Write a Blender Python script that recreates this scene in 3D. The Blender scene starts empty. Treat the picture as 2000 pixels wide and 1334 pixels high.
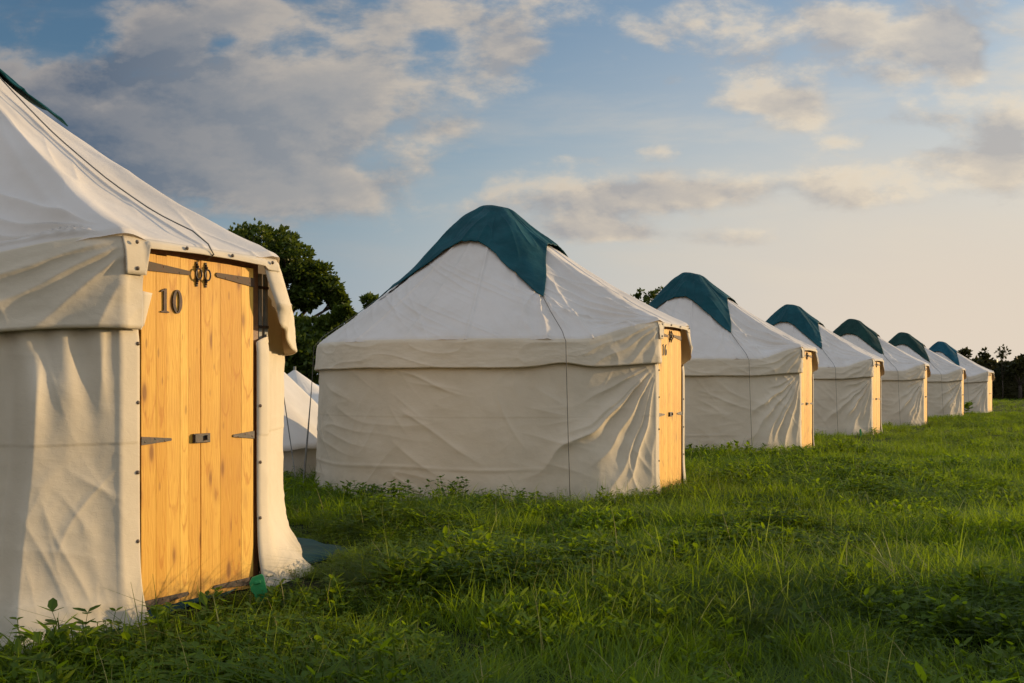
import bpy, math, random
import numpy as np
from mathutils import Vector
R_ = math.radians
sc = bpy.context.scene
col = sc.collection

# ------------------------------------------------------------------ camera
FPX, CX, HY, HC = 2100.0, 1000.0, 756.0, 1.2      # focal length and horizon in pixels of the 2000 px photograph, eye height
cam = bpy.data.cameras.new("camera"); cam_o = bpy.data.objects.new("camera", cam); col.objects.link(cam_o)
cam_o.location = (0, 0, HC); cam_o.rotation_euler = (R_(90), 0, 0)
cam.sensor_width = 36.0; cam.lens = 36.0 * FPX / 2000.0
cam.shift_y = (HY - 667.0) / 2000.0
cam.clip_start = 0.05; cam.clip_end = 6000
sc.camera = cam_o

# ------------------------------------------------------------------ light
SUN_PHI, SUN_EL = R_(116.5), R_(9.0)              # phi is measured from -Y towards +X
sun_dir = Vector((math.sin(SUN_PHI) * math.cos(SUN_EL), -math.cos(SUN_PHI) * math.cos(SUN_EL), math.sin(SUN_EL)))
sl = bpy.data.lights.new("sun", 'SUN'); sl.energy = 4.9; sl.angle = R_(0.6); sl.color = (1.0, 0.72, 0.40)
so = bpy.data.objects.new("sun", sl); col.objects.link(so)
so.rotation_euler = sun_dir.to_track_quat('Z', 'Y').to_euler(); so.location = (20, 10, 20)
sc.view_settings.view_transform = 'Standard'; sc.view_settings.look = 'None'
sc.view_settings.exposure = 0.0; sc.view_settings.gamma = 1.0
SKY_STRENGTH = 0.12


class NT:
    """short-hand for building node trees"""
    def __init__(self, tree):
        self.t = tree; self.n = tree.nodes; self.l = tree.links

    def new(self, typ, **kw):
        nd = self.n.new(typ)
        for k, v in kw.items(): setattr(nd, k, v)
        return nd

    def put(self, sock, v):
        if v is None: return
        if isinstance(v, bpy.types.NodeSocket): self.l.new(v, sock)
        else: sock.default_value = v

    def m(self, op, a, b=None, c=None, clamp=False):
        nd = self.new('ShaderNodeMath', operation=op); nd.use_clamp = clamp
        for i, v in enumerate((a, b, c)):
            self.put(nd.inputs[i], v)
        return nd.outputs[0]

    def vm(self, op, a, b=None, out=0):
        nd = self.new('ShaderNodeVectorMath', operation=op)
        self.put(nd.inputs[0], a); self.put(nd.inputs[1], b)
        return nd.outputs[out]

    def sm(self, v, lo, hi, a=0.0, b=1.0):
        nd = self.new('ShaderNodeMapRange'); nd.interpolation_type = 'SMOOTHSTEP'
        self.put(nd.inputs[0], v); self.put(nd.inputs[1], lo); self.put(nd.inputs[2], hi); self.put(nd.inputs[3], a); self.put(nd.inputs[4], b)
        return nd.outputs[0]

    def mix(self, f, a, b, blend='MIX'):
        nd = self.new('ShaderNodeMix', data_type='RGBA', blend_type=blend)
        self.put(nd.inputs[0], f)
        for s, v in ((nd.inputs[6], a), (nd.inputs[7], b)):
            if isinstance(v, (tuple, list)) and len(v) == 3: v = (*v, 1)
            self.put(s, v)
        return nd.outputs[2]

    def noise(self, vec, scale, detail=4, rough=0.55, dist=0.0, out=0, dim='3D'):
        nd = self.new('ShaderNodeTexNoise', noise_dimensions=dim)
        self.put(nd.inputs['Vector'], vec); nd.inputs['Scale'].default_value = scale
        nd.inputs['Detail'].default_value = detail; nd.inputs['Roughness'].default_value = rough
        nd.inputs['Distortion'].default_value = dist
        return nd.outputs[out]

    def comb(self, x, y, z):
        nd = self.new('ShaderNodeCombineXYZ')
        for i, v in enumerate((x, y, z)): self.put(nd.inputs[i], v)
        return nd.outputs[0]

    def sep(self, v):
        nd = self.new('ShaderNodeSeparateXYZ'); self.put(nd.inputs[0], v); return nd.outputs


# ------------------------------------------------------------------ sky: Nishita with procedural clouds
def build_world():
    w = bpy.data.worlds.new("World"); sc.world = w; w.use_nodes = True
    N = NT(w.node_tree); N.n.clear()
    out = N.new('ShaderNodeOutputWorld'); bg = N.new('ShaderNodeBackground')
    N.l.new(bg.outputs[0], out.inputs[0]); bg.inputs[1].default_value = SKY_STRENGTH
    sky = N.new('ShaderNodeTexSky', sky_type='NISHITA')
    sky.sun_disc = False; sky.sun_elevation = SUN_EL
    sky.sun_rotation = math.atan2(sun_dir.x, sun_dir.y)
    sky.air_density = 1.0; sky.dust_density = 1.5; sky.ozone_density = 1.6
    d = N.new('ShaderNodeTexCoord').outputs['Generated']
    x, y, z = N.sep(d)
    ya = N.m('MAXIMUM', N.m('ABSOLUTE', y), 0.25)
    u = N.m('DIVIDE', x, ya); v = N.m('DIVIDE', z, ya)         # direction measured along the row of tents
    zc = N.m('ADD', N.m('MAXIMUM', z, 0.0), 0.10)
    q = N.comb(N.m('DIVIDE', x, zc), N.m('DIVIDE', y, zc), 0.0)  # flat cloud deck overhead
    p = N.comb(N.m('MULTIPLY', u, 1.0), N.m('MULTIPLY', v, 1.9), 0.37)
    n1 = N.noise(p, 6.5, 9, 0.60, 0.25)
    n2 = N.noise(p, 13.0, 6, 0.6, 0.1)
    # cloud banks: centre (px, py), half size, weight
    blobs = [(130, 270, 280, 180, .28), (330, 230, 250, 130, .19), (60, 30, 70, 60, .16), (290, 60, 90, 50, .12), (520, 170, 240, 110, .17), (690, 190, 150, 100, .20), (640, 370, 170, 60, .24), (480, 330, 160, 80, .16),
             (500, 20, 330, 50, .20), (790, 60, 130, 60, .12), (1000, 110, 90, 70, .26), (900, 30, 110, 50, .16), (880, 250, 70, 25, .12),
             (1150, 395, 170, 40, .32), (1370, 375, 150, 28, .30), (1110, 450, 130, 24, .24), (1230, 455, 100, 16, .16), (1430, 468, 110, 18, .22), (1590, 360, 90, 30, .16),
             (1570, 215, 90, 55, .26), (1480, 125, 55, 40, .18), (1700, 70, 200, 70, .27), (1850, 70, 70, 100, .28), (1890, 130, 40, 40, .24), (1600, 25, 80, 40, .12), (1740, 150, 60, 18, .16),
             (1970, 290, 60, 80, .30), (1900, 300, 90, 50, .16), (1790, 320, 120, 40, .22), (1640, 280, 45, 14, .14), (1800, 235, 120, 22, .18), (1690, 390, 110, 26, .20), (1480, 200, 80, 22, .18),
             (1310, 158, 28, 16, .16), (1130, 310, 110, 14, .14), (1270, 290, 40, 12, .12), (1140, 265, 20, 8, .12), (1270, 60, 50, 30, .06), (340, 85, 60, 22, .16)]
    holes = [(150, 65, 110, 60, .26), (215, 205, 60, 16, .14), (430, 85, 40, 24, .22), (850, 80, 60, 30, .12), (1150, 170, 130, 90, .10), (770, 250, 30, 16, .06),
             (1330, 270, 130, 40, .08), (1780, 600, 500, 100, .16), (700, 480, 300, 36, .12)]

    def blob(px, py, rx, ry, wgt):
        a = N.m('MULTIPLY', N.m('SUBTRACT', u, (px - CX) / FPX), FPX / rx)
        b = N.m('MULTIPLY', N.m('SUBTRACT', v, (HY - py) / FPX), FPX / ry)
        r2 = N.m('ADD', N.m('MULTIPLY', a, a), N.m('MULTIPLY', b, b))
        return N.m('MULTIPLY', N.m('POWER', 2.71828, N.m('MULTIPLY', r2, -0.9)), wgt)
    bias = None
    for bl in blobs:
        b = blob(*bl); bias = b if bias is None else N.m('ADD', bias, b)
    for bl in holes:
        bias = N.m('SUBTRACT', bias, blob(*bl))
    front = N.sm(y, 0.0, 0.2)
    bias = N.m('ADD', N.m('MULTIPLY', bias, front), N.m('MULTIPLY', N.m('SUBTRACT', 1.0, front), 0.10))
    n3 = N.noise(p, 30.0, 6, 0.62, 0.3)
    dens0 = N.m('ADD', N.m('ADD', N.m('ADD', N.m('MULTIPLY', n1, 0.56), N.m('MULTIPLY', n2, 0.42)), N.m('MULTIPLY_ADD', n3, 0.22, -.10)), N.m('MULTIPLY', bias, .92))
    dens = N.sm(dens0, 0.53, 0.765)
    # lit side: compare with the noise a little way towards the sun and up
    p2 = N.vm('ADD', p, (0.026, 0.060, 0.0))
    n1b = N.noise(p2, 6.5, 9, 0.60, 0.25); n2b = N.noise(N.vm('ADD', p, (0.010, 0.022, 0.0)), 13.0, 6, 0.6, 0.1)
    dl = N.m('ADD', N.m('MULTIPLY', N.m('SUBTRACT', n1, n1b), 3.6), N.m('MULTIPLY', N.m('SUBTRACT', n2, n2b), 2.6))
    lit = N.m('ADD', dl, 0.46, clamp=True)
    lit = N.m('MULTIPLY', lit, N.sm(dens0, 0.95, 0.62, 0.30, 1.0))
    east = N.sm(u, -0.45, 0.35)                                  # more of the glow nearer the sun
    lit = N.m('MULTIPLY', lit, N.m('MULTIPLY_ADD', east, 0.35, 0.65), clamp=True)
    dark = N.mix(N.sm(u, -.22, .22), N.mix(N.sm(u, -.46, -.14), (.74, 1.06, 1.58), (2.45, 2.55, 2.72)), (3.5, 3.3, 3.2))
    bright = N.mix(east, (4.9, 4.2, 3.5), (7.4, 6.15, 4.5))
    cc = N.mix(lit, dark, bright)
    # haze swallows the clouds towards the horizon
    dens = N.m('MULTIPLY', dens, N.sm(v, 0.02, 0.12, 0.15, 0.94))
    dens = N.m('MULTIPLY', dens, N.sm(u, .0, .35, .97, .80))
    base = N.mix(1.0, sky.outputs[0], N.mix(N.sm(u, -.40, .05), (.68, .87, 1.02), (1.02, 1.15, 1.26)), 'MULTIPLY')
    base = N.mix(N.m('MULTIPLY', N.sm(v, .26, .06), .85), base, N.mix(N.sm(u, -.35, .1), (2.5, 3.1, 3.8), (3.9, 4.2, 4.5)))
    veil = N.m('MULTIPLY', N.m('MULTIPLY', N.sm(v, .44, .02), N.sm(u, -.22, .42)), .93)
    base = N.mix(veil, base, (6.5, 5.5, 4.45))
    thin = N.noise(N.comb(N.m('MULTIPLY', u, .7), N.m('MULTIPLY', v, 3.0), 1.7), 5.0, 7, .6, .3)
    base = N.mix(N.m('MULTIPLY', N.sm(thin, .45, .75), N.m('MULTIPLY_ADD', N.sm(u, -.1, .45), .42, .30)), base, N.mix(east, (2.8, 2.9, 3.1), (6.2, 5.5, 4.5)))
    fin = N.mix(dens, base, cc)
    # broken cloud out of view overhead and behind, brightened to lift the shaded canvas
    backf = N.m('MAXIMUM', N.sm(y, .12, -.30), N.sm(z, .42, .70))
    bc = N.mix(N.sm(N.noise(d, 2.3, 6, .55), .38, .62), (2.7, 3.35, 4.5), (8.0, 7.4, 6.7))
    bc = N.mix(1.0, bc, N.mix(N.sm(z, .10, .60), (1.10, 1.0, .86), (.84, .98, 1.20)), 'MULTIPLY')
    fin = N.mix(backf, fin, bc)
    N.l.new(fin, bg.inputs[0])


build_world()


# ------------------------------------------------------------------ helpers
def tag(o, label=None, cat=None, group=None, kind=None):
    for k, v in (("label", label), ("category", cat), ("group", group), ("kind", kind)):
        if v: o[k] = v
    return o


def empty(name, loc, rz=0.0, scale=1.0):
    o = bpy.data.objects.new(name, None); col.objects.link(o)
    o.location = loc; o.rotation_euler = (0, 0, rz); o.scale = (scale,) * 3; o.empty_display_size = .2
    return o


class MB:
    def __init__(self):
        self.v = []; self.f = []; self.c = []

    def add(self, vs, fs, c=0.5):
        b = len(self.v); self.v += [tuple(p) for p in vs]; self.f += [tuple(b + i for i in f) for f in fs]
        self.c += [c] * len(vs)

    def box(self, x0, x1, y0, y1, z0, z1, c=.5):
        self.add([(x0, y0, z0), (x1, y0, z0), (x1, y1, z0), (x0, y1, z0), (x0, y0, z1), (x1, y0, z1), (x1, y1, z1), (x0, y1, z1)],
                 [(0, 3, 2, 1), (4, 5, 6, 7), (0, 1, 5, 4), (1, 2, 6, 5), (2, 3, 7, 6), (3, 0, 4, 7)], c)

    def grid(self, P, c=.5, closed=False):
        n, m = P.shape[:2]
        vs = P.reshape(-1, 3).tolist(); fs = []
        for i in range(n if closed else n - 1):
            a = i * m; b = ((i + 1) % n) * m
            for j in range(m - 1): fs.append((a + j, b + j, b + j + 1, a + j + 1))
        self.add(vs, fs, c)

    def tube(self, pts, r, n=6, c=.5, cap=True):
        pts = [Vector(p) for p in pts]; rs = r if isinstance(r, (list, tuple)) else [r] * len(pts)
        vs, fs = [], []; up = Vector((0.13, 0.21, 1)).normalized()
        for i, p in enumerate(pts):
            t = (pts[min(i + 1, len(pts) - 1)] - pts[max(i - 1, 0)]).normalized()
            a = t.cross(up)
            if a.length < .05: a = t.cross(Vector((1, 0, 0)))
            a.normalize(); b = t.cross(a)
            for k in range(n):
                g = 2 * math.pi * k / n; vs.append(p + (a * math.cos(g) + b * math.sin(g)) * rs[i])
        for i in range(len(pts) - 1):
            for k in range(n):
                k2 = (k + 1) % n; fs.append((i * n + k, i * n + k2, (i + 1) * n + k2, (i + 1) * n + k))
        if cap:
            fs.append(tuple(range(n))[::-1]); fs.append(tuple((len(pts) - 1) * n + k for k in range(n)))
        self.add(vs, fs, c)

    def prism(self, poly, x0, x1, c=.5):
        """polygon in (y, z) extruded along x"""
        n = len(poly)
        vs = [(x0, y, z) for y, z in poly] + [(x1, y, z) for y, z in poly]
        fs = [tuple(range(n))[::-1], tuple(range(n, 2 * n))] + [(i, (i + 1) % n, n + (i + 1) % n, n + i) for i in range(n)]
        self.add(vs, fs, c)

    def ribbon(self, outer, inner, x0, x1, closed=False, c=.5):
        """band between two outlines in (y, z), extruded along x"""
        n = len(outer)
        vs = [(x0, *p) for p in outer] + [(x0, *p) for p in inner] + [(x1, *p) for p in outer] + [(x1, *p) for p in inner]
        fs = []
        for i in range(n if closed else n - 1):
            j = (i + 1) % n
            fs += [(i, j, n + j, n + i), (2 * n + i, 3 * n + i, 3 * n + j, 2 * n + j), (i, 2 * n + i, 2 * n + j, j), (n + i, n + j, 3 * n + j, 3 * n + i)]
        if not closed:
            fs += [(0, n, 3 * n, 2 * n), (n - 1, 3 * n - 1, 4 * n - 1, 2 * n - 1)]
        self.add(vs, fs, c)

    def build(self, name, mat, parent=None, smooth=False, bevel=0.0, solid=0.0):
        me = bpy.data.meshes.new(name); me.from_pydata(self.v, [], self.f); me.update()
        at = me.attributes.new("tint", 'FLOAT', 'POINT'); at.data.foreach_set('value', np.array(self.c, dtype=np.float32))
        if smooth: me.polygons.foreach_set('use_smooth', [True] * len(me.polygons))
        me.materials.append(mat)
        o = bpy.data.objects.new(name, me); col.objects.link(o)
        if parent is not None: o.parent = parent
        if bevel:
            md = o.modifiers.new('bevel', 'BEVEL'); md.width = bevel; md.segments = 2; md.limit_method = 'ANGLE'
        if solid:
            md = o.modifiers.new('solid', 'SOLIDIFY'); md.thickness = solid; md.offset = 1
        return o


def _hash(ix, iy, seed):
    h = (ix.astype(np.int64) * 374761393 + iy.astype(np.int64) * 668265263 + seed * 1274126177) & 0x7fffffff
    h = ((h ^ (h >> 13)) * 1103515245) & 0x7fffffff
    h = ((h ^ (h >> 15)) * 12345677) & 0x7fffffff
    return (h & 0xffff) / 65535.0 * 2 * math.pi


def gn(x, y, seed=0):
    """2-D gradient noise, about -0.7..0.7"""
    x, y = np.broadcast_arrays(np.asarray(x, float), np.asarray(y, float))
    ix = np.floor(x); iy = np.floor(y); fx = x - ix; fy = y - iy
    ux = fx * fx * fx * (fx * (fx * 6 - 15) + 10); uy = fy * fy * fy * (fy * (fy * 6 - 15) + 10)

    def g(dx, dy):
        a = _hash(ix + dx, iy + dy, seed); return np.cos(a) * (fx - dx) + np.sin(a) * (fy - dy)
    a = g(0, 0) * (1 - ux) + g(1, 0) * ux; b = g(0, 1) * (1 - ux) + g(1, 1) * ux
    return a * (1 - uy) + b * uy


def fbm(x, y, seed=0, oct=4, gain=.5):
    s = 0; a = 1.0
    for k in range(oct):
        s = s + a * gn(np.asarray(x) * 2 ** k, np.asarray(y) * 2 ** k, seed + 31 * k); a *= gain
    return s


def ss(x, a, b):
    t = np.clip((np.asarray(x, float) - a) / (b - a), 0, 1); return t * t * (3 - 2 * t)


def ridge(x, y, seed, sharp=2.0):
    return np.clip(1 - np.abs(gn(x, y, seed)) * 3.2, 0, 1) ** sharp


def crease(x, y, ang, across, along, seed, sharp=3.0):
    """long straight creases running at an angle"""
    c, s_ = math.cos(ang), math.sin(ang)
    return ridge((-x * s_ + y * c) * across + .35 * gn(x * 1.3, y * 1.3, seed + 5), (x * c + y * s_) * along, seed, sharp) * ss(gn(x * .9, y * .9, seed + 9), -.05, .30)


# ------------------------------------------------------------------ materials
def material(name):
    m = bpy.data.materials.new(name); m.use_nodes = True
    N = NT(m.node_tree); b = N.n['Principled BSDF']
    return m, N, b


def bump(N, b, h, strength, dist):
    nd = N.new('ShaderNodeBump'); nd.inputs['Strength'].default_value = strength; nd.inputs['Distance'].default_value = dist
    N.l.new(h, nd.inputs['Height']); N.l.new(nd.outputs[0], b.inputs['Normal']); return nd


def canvas_mat(name, c=(0.68, 0.60, 0.46), dirt=1.0):
    m, N, b = material(name)
    P = N.new('ShaderNodeNewGeometry').outputs['Position']
    ob = N.new('ShaderNodeTexCoord').outputs['Object']
    big = N.noise(P, 1.3, 5, .6); med = N.noise(P, 6.0, 5, .65); fine = N.noise(P, 140, 2, .5)
    base = N.mix(N.sm(big, .35, .7), c, tuple(x * y for x, y in zip(c, (.90, .885, .86))))
    base = N.mix(N.m('MULTIPLY', N.sm(med, .58, .78), .35), base, tuple(x * .82 for x in c))
    z = N.sep(ob)[2]
    low = N.m('MULTIPLY', N.sm(N.m('ADD', z, N.m('MULTIPLY', med, .28)), .42, .12), .55 * dirt)
    base = N.mix(low, base, (.30, .27, .19))
    sp = N.noise(P, 55, 3, .6)
    base = N.mix(N.m('MULTIPLY', N.sm(sp, .70, .76), .35 * dirt), base, (.22, .19, .14))
    N.l.new(base, b.inputs['Base Color']); b.inputs['Roughness'].default_value = .82
    b.inputs['Specular IOR Level'].default_value = .25
    wx, wy, wz = N.sep(ob)
    weave = N.m('ADD', N.m('ADD', N.m('MULTIPLY', N.noise(P, 9, 4, .5), .7), N.m('MULTIPLY', N.noise(N.vm('MULTIPLY', P, (1.0, 1.0, 2.2)), 17, 7, .66, .6), .55)), N.m('MULTIPLY', N.noise(N.vm('MULTIPLY', P, (260, 260, 200)), 1.0, 2, .5), .05))
    # sharp straight creases where the cloth has been folded and crumpled
    vo = N.new('ShaderNodeTexVoronoi'); vo.feature = 'DISTANCE_TO_EDGE'; vo.inputs['Scale'].default_value = 2.4; vo.inputs['Randomness'].default_value = 1.0
    N.put(vo.inputs['Vector'], N.vm('ADD', P, N.vm('MULTIPLY', N.noise(P, 2.0, 2, .5, out=1), (.25, .25, .25))))
    cr = N.m('MULTIPLY', N.sm(vo.outputs['Distance'], .16, .0), N.sm(N.noise(P, .9, 2, .5), .44, .62))
    weave = N.m('ADD', weave, N.m('MULTIPLY', cr, .38))
    bump(N, b, weave, .30, .014)
    tr = N.new('ShaderNodeBsdfTranslucent'); N.l.new(N.mix(1.0, base, (1.0, .80, .52), 'MULTIPLY'), tr.inputs[0])
    mx = N.new('ShaderNodeMixShader'); mx.inputs[0].default_value = .16
    N.l.new(b.outputs[0], mx.inputs[1]); N.l.new(tr.outputs[0], mx.inputs[2])
    N.l.new(mx.outputs[0], N.n['Material Output'].inputs[0])
    return m


def cloth_mat(name, c):
    m, N, b = material(name)
    P = N.new('ShaderNodeNewGeometry').outputs['Position']
    n = N.noise(P, 3.0, 6, .6)
    N.l.new(N.mix(N.sm(n, .35, .7), c, tuple(x * 1.45 + .004 for x in c)), b.inputs['Base Color'])
    b.inputs['Roughness'].default_value = .6; b.inputs['Specular IOR Level'].default_value = .10
    bump(N, b, N.noise(P, 6, 4, .5), .35, .03)
    return m


def wood_mat():
    m, N, b = material("pine_boards")
    at = N.new('ShaderNodeAttribute'); at.attribute_name = 'tint'
    t = at.outputs['Fac']
    ob = N.new('ShaderNodeTexCoord').outputs['Object']
    x, y, z = N.sep(ob)
    off = N.m('MULTIPLY', t, 37.0)
    # cathedral grain: rings stretched along the board, pushed aside by slow noise
    pv = N.comb(N.m('ADD', N.m('MULTIPLY', y, 9.0), off), N.m('MULTIPLY', z, 0.9), off)
    warp = N.noise(pv, 1.0, 3, .55)
    rings = N.m('SINE', N.m('MULTIPLY', N.m('ADD', N.m('MULTIPLY', y, 6.0), N.m('MULTIPLY', warp, 2.4)), 42.0))
    fine = N.noise(N.comb(N.m('MULTIPLY', y, 160.0), N.m('MULTIPLY', z, 3.0), off), 1.0, 4, .6)
    g = N.m('ADD', N.m('MULTIPLY', N.sm(rings, -.2, 1.0), .35), N.m('MULTIPLY', N.sm(fine, .42, .7), .4))
    ac = N.new('ShaderNodeAttribute'); ac.attribute_name = 'across'
    a2 = N.m('MULTIPLY', ac.outputs['Fac'], ac.outputs['Fac'])
    arch = N.m('ADD', N.m('ADD', N.m('MULTIPLY', z, 2.6), N.m('MULTIPLY', a2, -.55)), N.m('MULTIPLY', N.noise(N.comb(N.m('MULTIPLY', y, 8.0), N.m('MULTIPLY', z, 2.5), off), 1.0, 4, .6), 1.5))
    arch = N.m('ADD', arch, off)
    tri = N.m('ABSOLUTE', N.m('SUBTRACT', N.m('FRACT', arch), .5))
    lines = N.m('MULTIPLY', N.sm(tri, .10, .0), N.sm(N.noise(N.comb(off, z, 0.0), 2.2, 2, .5), .42, .6))
    c1 = N.mix(t, (.83, .51, .10), (.61, .31, .042))
    c = N.mix(N.m('MULTIPLY', g, .62), c1, (.50, .20, .022))
    c = N.mix(N.m('MULTIPLY', lines, .55), c, (.44, .16, .02))
    vo = N.new('ShaderNodeTexVoronoi'); vo.feature = 'F1'
    N.put(vo.inputs['Vector'], N.comb(N.m('MULTIPLY_ADD', y, 9.0, off), N.m('MULTIPLY', z, 3.0), off)); vo.inputs['Scale'].default_value = 1.0
    v2 = N.new('ShaderNodeTexVoronoi'); v2.inputs['Scale'].default_value = 1.0
    N.put(v2.inputs['Vector'], N.comb(N.m('MULTIPLY_ADD', y, 16.0, off), N.m('MULTIPLY', z, 4.6), off))
    kn = N.m('MAXIMUM', N.sm(vo.outputs['Distance'], .20, .08), N.m('MULTIPLY', N.sm(v2.outputs['Distance'], .16, .06), .6)); kh = N.sm(vo.outputs['Distance'], .36, .12)
    c = N.mix(N.m('MULTIPLY', kh, .4), c, (.42, .18, .035))
    c = N.mix(N.m('MULTIPLY', kn, .75), c, (.16, .06, .018))
    cl = N.noise(ob, 2.1, 4, .6)
    c = N.mix(N.m('MULTIPLY', N.sm(cl, .45, .75), .3), c, (.50, .24, .05))
    mud = N.noise(ob, 14, 5, .65)
    c = N.mix(N.m('MULTIPLY', N.sm(N.m('ADD', z, N.m('MULTIPLY', mud, .5)), .46, .26), .6), c, (.20, .105, .03))
    N.l.new(c, b.inputs['Base Color']); b.inputs['Roughness'].default_value = .55; b.inputs['Specular IOR Level'].default_value = .16
    bump(N, b, N.m('ADD', fine, N.m('MULTIPLY', rings, .2)), .25, .004)
    return m


def metal_mat(name, c, rough=.5, rust=.5):
    m, N, b = material(name)
    P = N.new('ShaderNodeNewGeometry').outputs['Position']
    n = N.noise(P, 40, 5, .65)
    N.l.new(N.mix(N.m('MULTIPLY', N.sm(n, .45, .65), rust), c, (.13, .055, .025)), b.inputs['Base Color'])
    b.inputs['Roughness'].default_value = rough; b.inputs['Metallic'].default_value = .1; b.inputs['Specular IOR Level'].default_value = .3
    bump(N, b, n, .3, .003)
    return m


def plain_mat(name, c, rough=.6, var=.25, scale=12):
    m, N, b = material(name)
    P = N.new('ShaderNodeNewGeometry').outputs['Position']
    n = N.noise(P, scale, 5, .6)
    N.l.new(N.mix(N.sm(n, .3, .7), tuple(x * (1 - var) for x in c), tuple(x * (1 + var) for x in c)), b.inputs['Base Color'])
    b.inputs['Roughness'].default_value = rough
    bump(N, b, n, .3, .02)
    return m


def leaf_mat(name, c1, c2, trans, tcol, patch=.35, rough=.5):
    m, N, b = material(name)
    P = N.new('ShaderNodeNewGeometry').outputs['Position']
    at = N.new('ShaderNodeAttribute'); at.attribute_name = 'tint'
    oi = N.new('ShaderNodeObjectInfo').outputs['Random']
    n = N.noise(P, patch, 4, .6)
    f = N.m('ADD', N.m('MULTIPLY', at.outputs['Fac'], .45), N.m('ADD', N.m('MULTIPLY', oi, .25), N.m('MULTIPLY', N.sm(n, .35, .65), .4)), clamp=True)
    c = N.mix(f, c1, c2)
    # a few dry straw-coloured blades (tint above 0.95)
    c = N.mix(N.sm(at.outputs['Fac'], .93, .96), c, (.34, .27, .11))
    N.l.new(c, b.inputs['Base Color']); b.inputs['Roughness'].default_value = rough; b.inputs['Specular IOR Level'].default_value = .2
    tr = N.new('ShaderNodeBsdfTranslucent'); N.l.new(N.mix(f, tuple(x * .55 for x in tcol), tcol), tr.inputs[0])
    mx = N.new('ShaderNodeMixShader'); mx.inputs[0].default_value = trans
    N.l.new(b.outputs[0], mx.inputs[1]); N.l.new(tr.outputs[0], mx.inputs[2])
    N.l.new(mx.outputs[0], N.n['Material Output'].inputs[0])
    return m


M = dict(
    canvas=canvas_mat("cream_canvas"), roof=canvas_mat("roof_canvas", (0.67, 0.62, 0.55), 0.0),
    bell=canvas_mat("bell_tent_canvas", (0.70, 0.66, 0.59), .25),
    teal=cloth_mat("teal_cover", (0.0012, 0.039, 0.046)), dkgreen=cloth_mat("dark_green_cover", (0.003, 0.024, 0.018)),
    blue=cloth_mat("blue_teal_cover", (0.003, 0.050, 0.070)),
    wood=wood_mat(), frame=plain_mat("frame_timber", (.17, .075, .025), .6), slat=plain_mat("grey_slats", (.22, .22, .19), .6),
    iron=metal_mat("dark_iron", (.035, .028, .022)), strap=metal_mat("rusty_strap", (.085, .058, .036), .7, .55),
    digit=metal_mat("brown_digits", (.035, .016, .009), .6, .5), stud=metal_mat("brass_stud", (.16, .12, .08), .35, .3),
    rope=plain_mat("dark_rope", (.11, .105, .09), .8), sheet=cloth_mat("groundsheet", (.004, .026, .026)),
    plastic=plain_mat("green_plastic", (.008, .21, .05), .45, .15), bark=plain_mat("bark", (.045, .032, .02), .9, .4, 6),
    grass=leaf_mat("grass_blades", (.008, .030, .001), (.105, .172, .006), .44, (.34, .47, .010), rough=.6),
    weed=leaf_mat("weed_leaves", (.014, .045, .004), (.080, .145, .010), .35, (.22, .33, .014)),
    tree=leaf_mat("tree_leaves", (.024, .050, .006), (.085, .115, .014), .32, (.13, .17, .014), .5),
    hedge=leaf_mat("hedge_leaves", (.018, .024, .006), (.060, .058, .016), .22, (.10, .09, .018), .3),
)


def ground_mat():
    m, N, b = material("meadow_ground")
    P = N.new('ShaderNodeNewGeometry').outputs['Position']
    a = N.noise(P, .35, 5, .6); f = N.noise(P, 9, 5, .65)
    c = N.mix(N.sm(a, .35, .65), (.005, .009, .002), (.014, .022, .003))
    c = N.mix(N.m('MULTIPLY', N.sm(f, .5, .7), .5), c, (.010, .011, .004))
    N.l.new(c, b.inputs['Base Color']); b.inputs['Roughness'].default_value = .95; b.inputs['Specular IOR Level'].default_value = .1
    bump(N, b, f, .8, .06)
    return m


# ------------------------------------------------------------------ ground
def ground_z(x, y):
    x = np.asarray(x, float); y = np.asarray(y, float)
    return .03 * gn(x * .45, y * .45, 5) * ss(y, 2, 6) - .10 * np.exp(-((x + 2.4) ** 2 + (y - 4.9) ** 2) / 1.2)


def axis(near0, near1, step, far):
    a = list(np.arange(near0, near1 + 1e-6, step)); s = step; p = near1
    hi = []; lo = []
    while p < far: s *= 1.35; p += s; hi.append(p)
    s = step; p = near0
    while p > -far: s *= 1.35; p -= s; lo.append(p)
    return np.array(lo[::-1] + a + hi)


gx = axis(-10, 30, .4, 2500); gy = axis(-2, 60, .4, 2500)
GX, GY = np.meshgrid(gx, gy, indexing='ij')
mb = MB(); mb.grid(np.stack([GX, GY, ground_z(GX, GY)], -1))
tag(mb.build("ground", ground_mat(), smooth=True), kind='structure')

# ------------------------------------------------------------------ yurts
RW, DD, WF = 2.13, 2.19, .56              # wall radius, distance of the flat door front, half width of that front
OP = .425                                  # half width of the door opening
TC = math.atan2(WF, DD); TT = TC + math.acos(RW / math.hypot(WF, DD))
PROF_R = np.array([0, .10, .18, .32, .45, .7, 1.0, 1.45, 1.8, 2.17])
PROF_Z = np.array([3.378, 3.372, 3.352, 3.215, 3.09, 2.865, 2.60, 2.235, 1.97, 1.70])


def prof(r):
    r = np.asarray(r, float)
    return (np.interp(r - .03, PROF_R, PROF_Z) + np.interp(r, PROF_R, PROF_Z) + np.interp(r + .03, PROF_R, PROF_Z)) / 3 - np.maximum(0, r - 2.14) * .85


def crown_tilt(r, th):
    """the crown ring sits a little lower on the sunny side"""
    return -.20 * r * (np.cos(th) * .85 + np.sin(th) * .5) * np.exp(-(r / .55) ** 2)


def foot(th):
    a = np.abs(th); d = math.hypot(WF, DD)
    return np.where(a < TC, DD / np.cos(np.minimum(a, TC)), np.where(a < TT, RW / np.cos(np.clip(TT - a, 0, 1.2)), RW))


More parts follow.
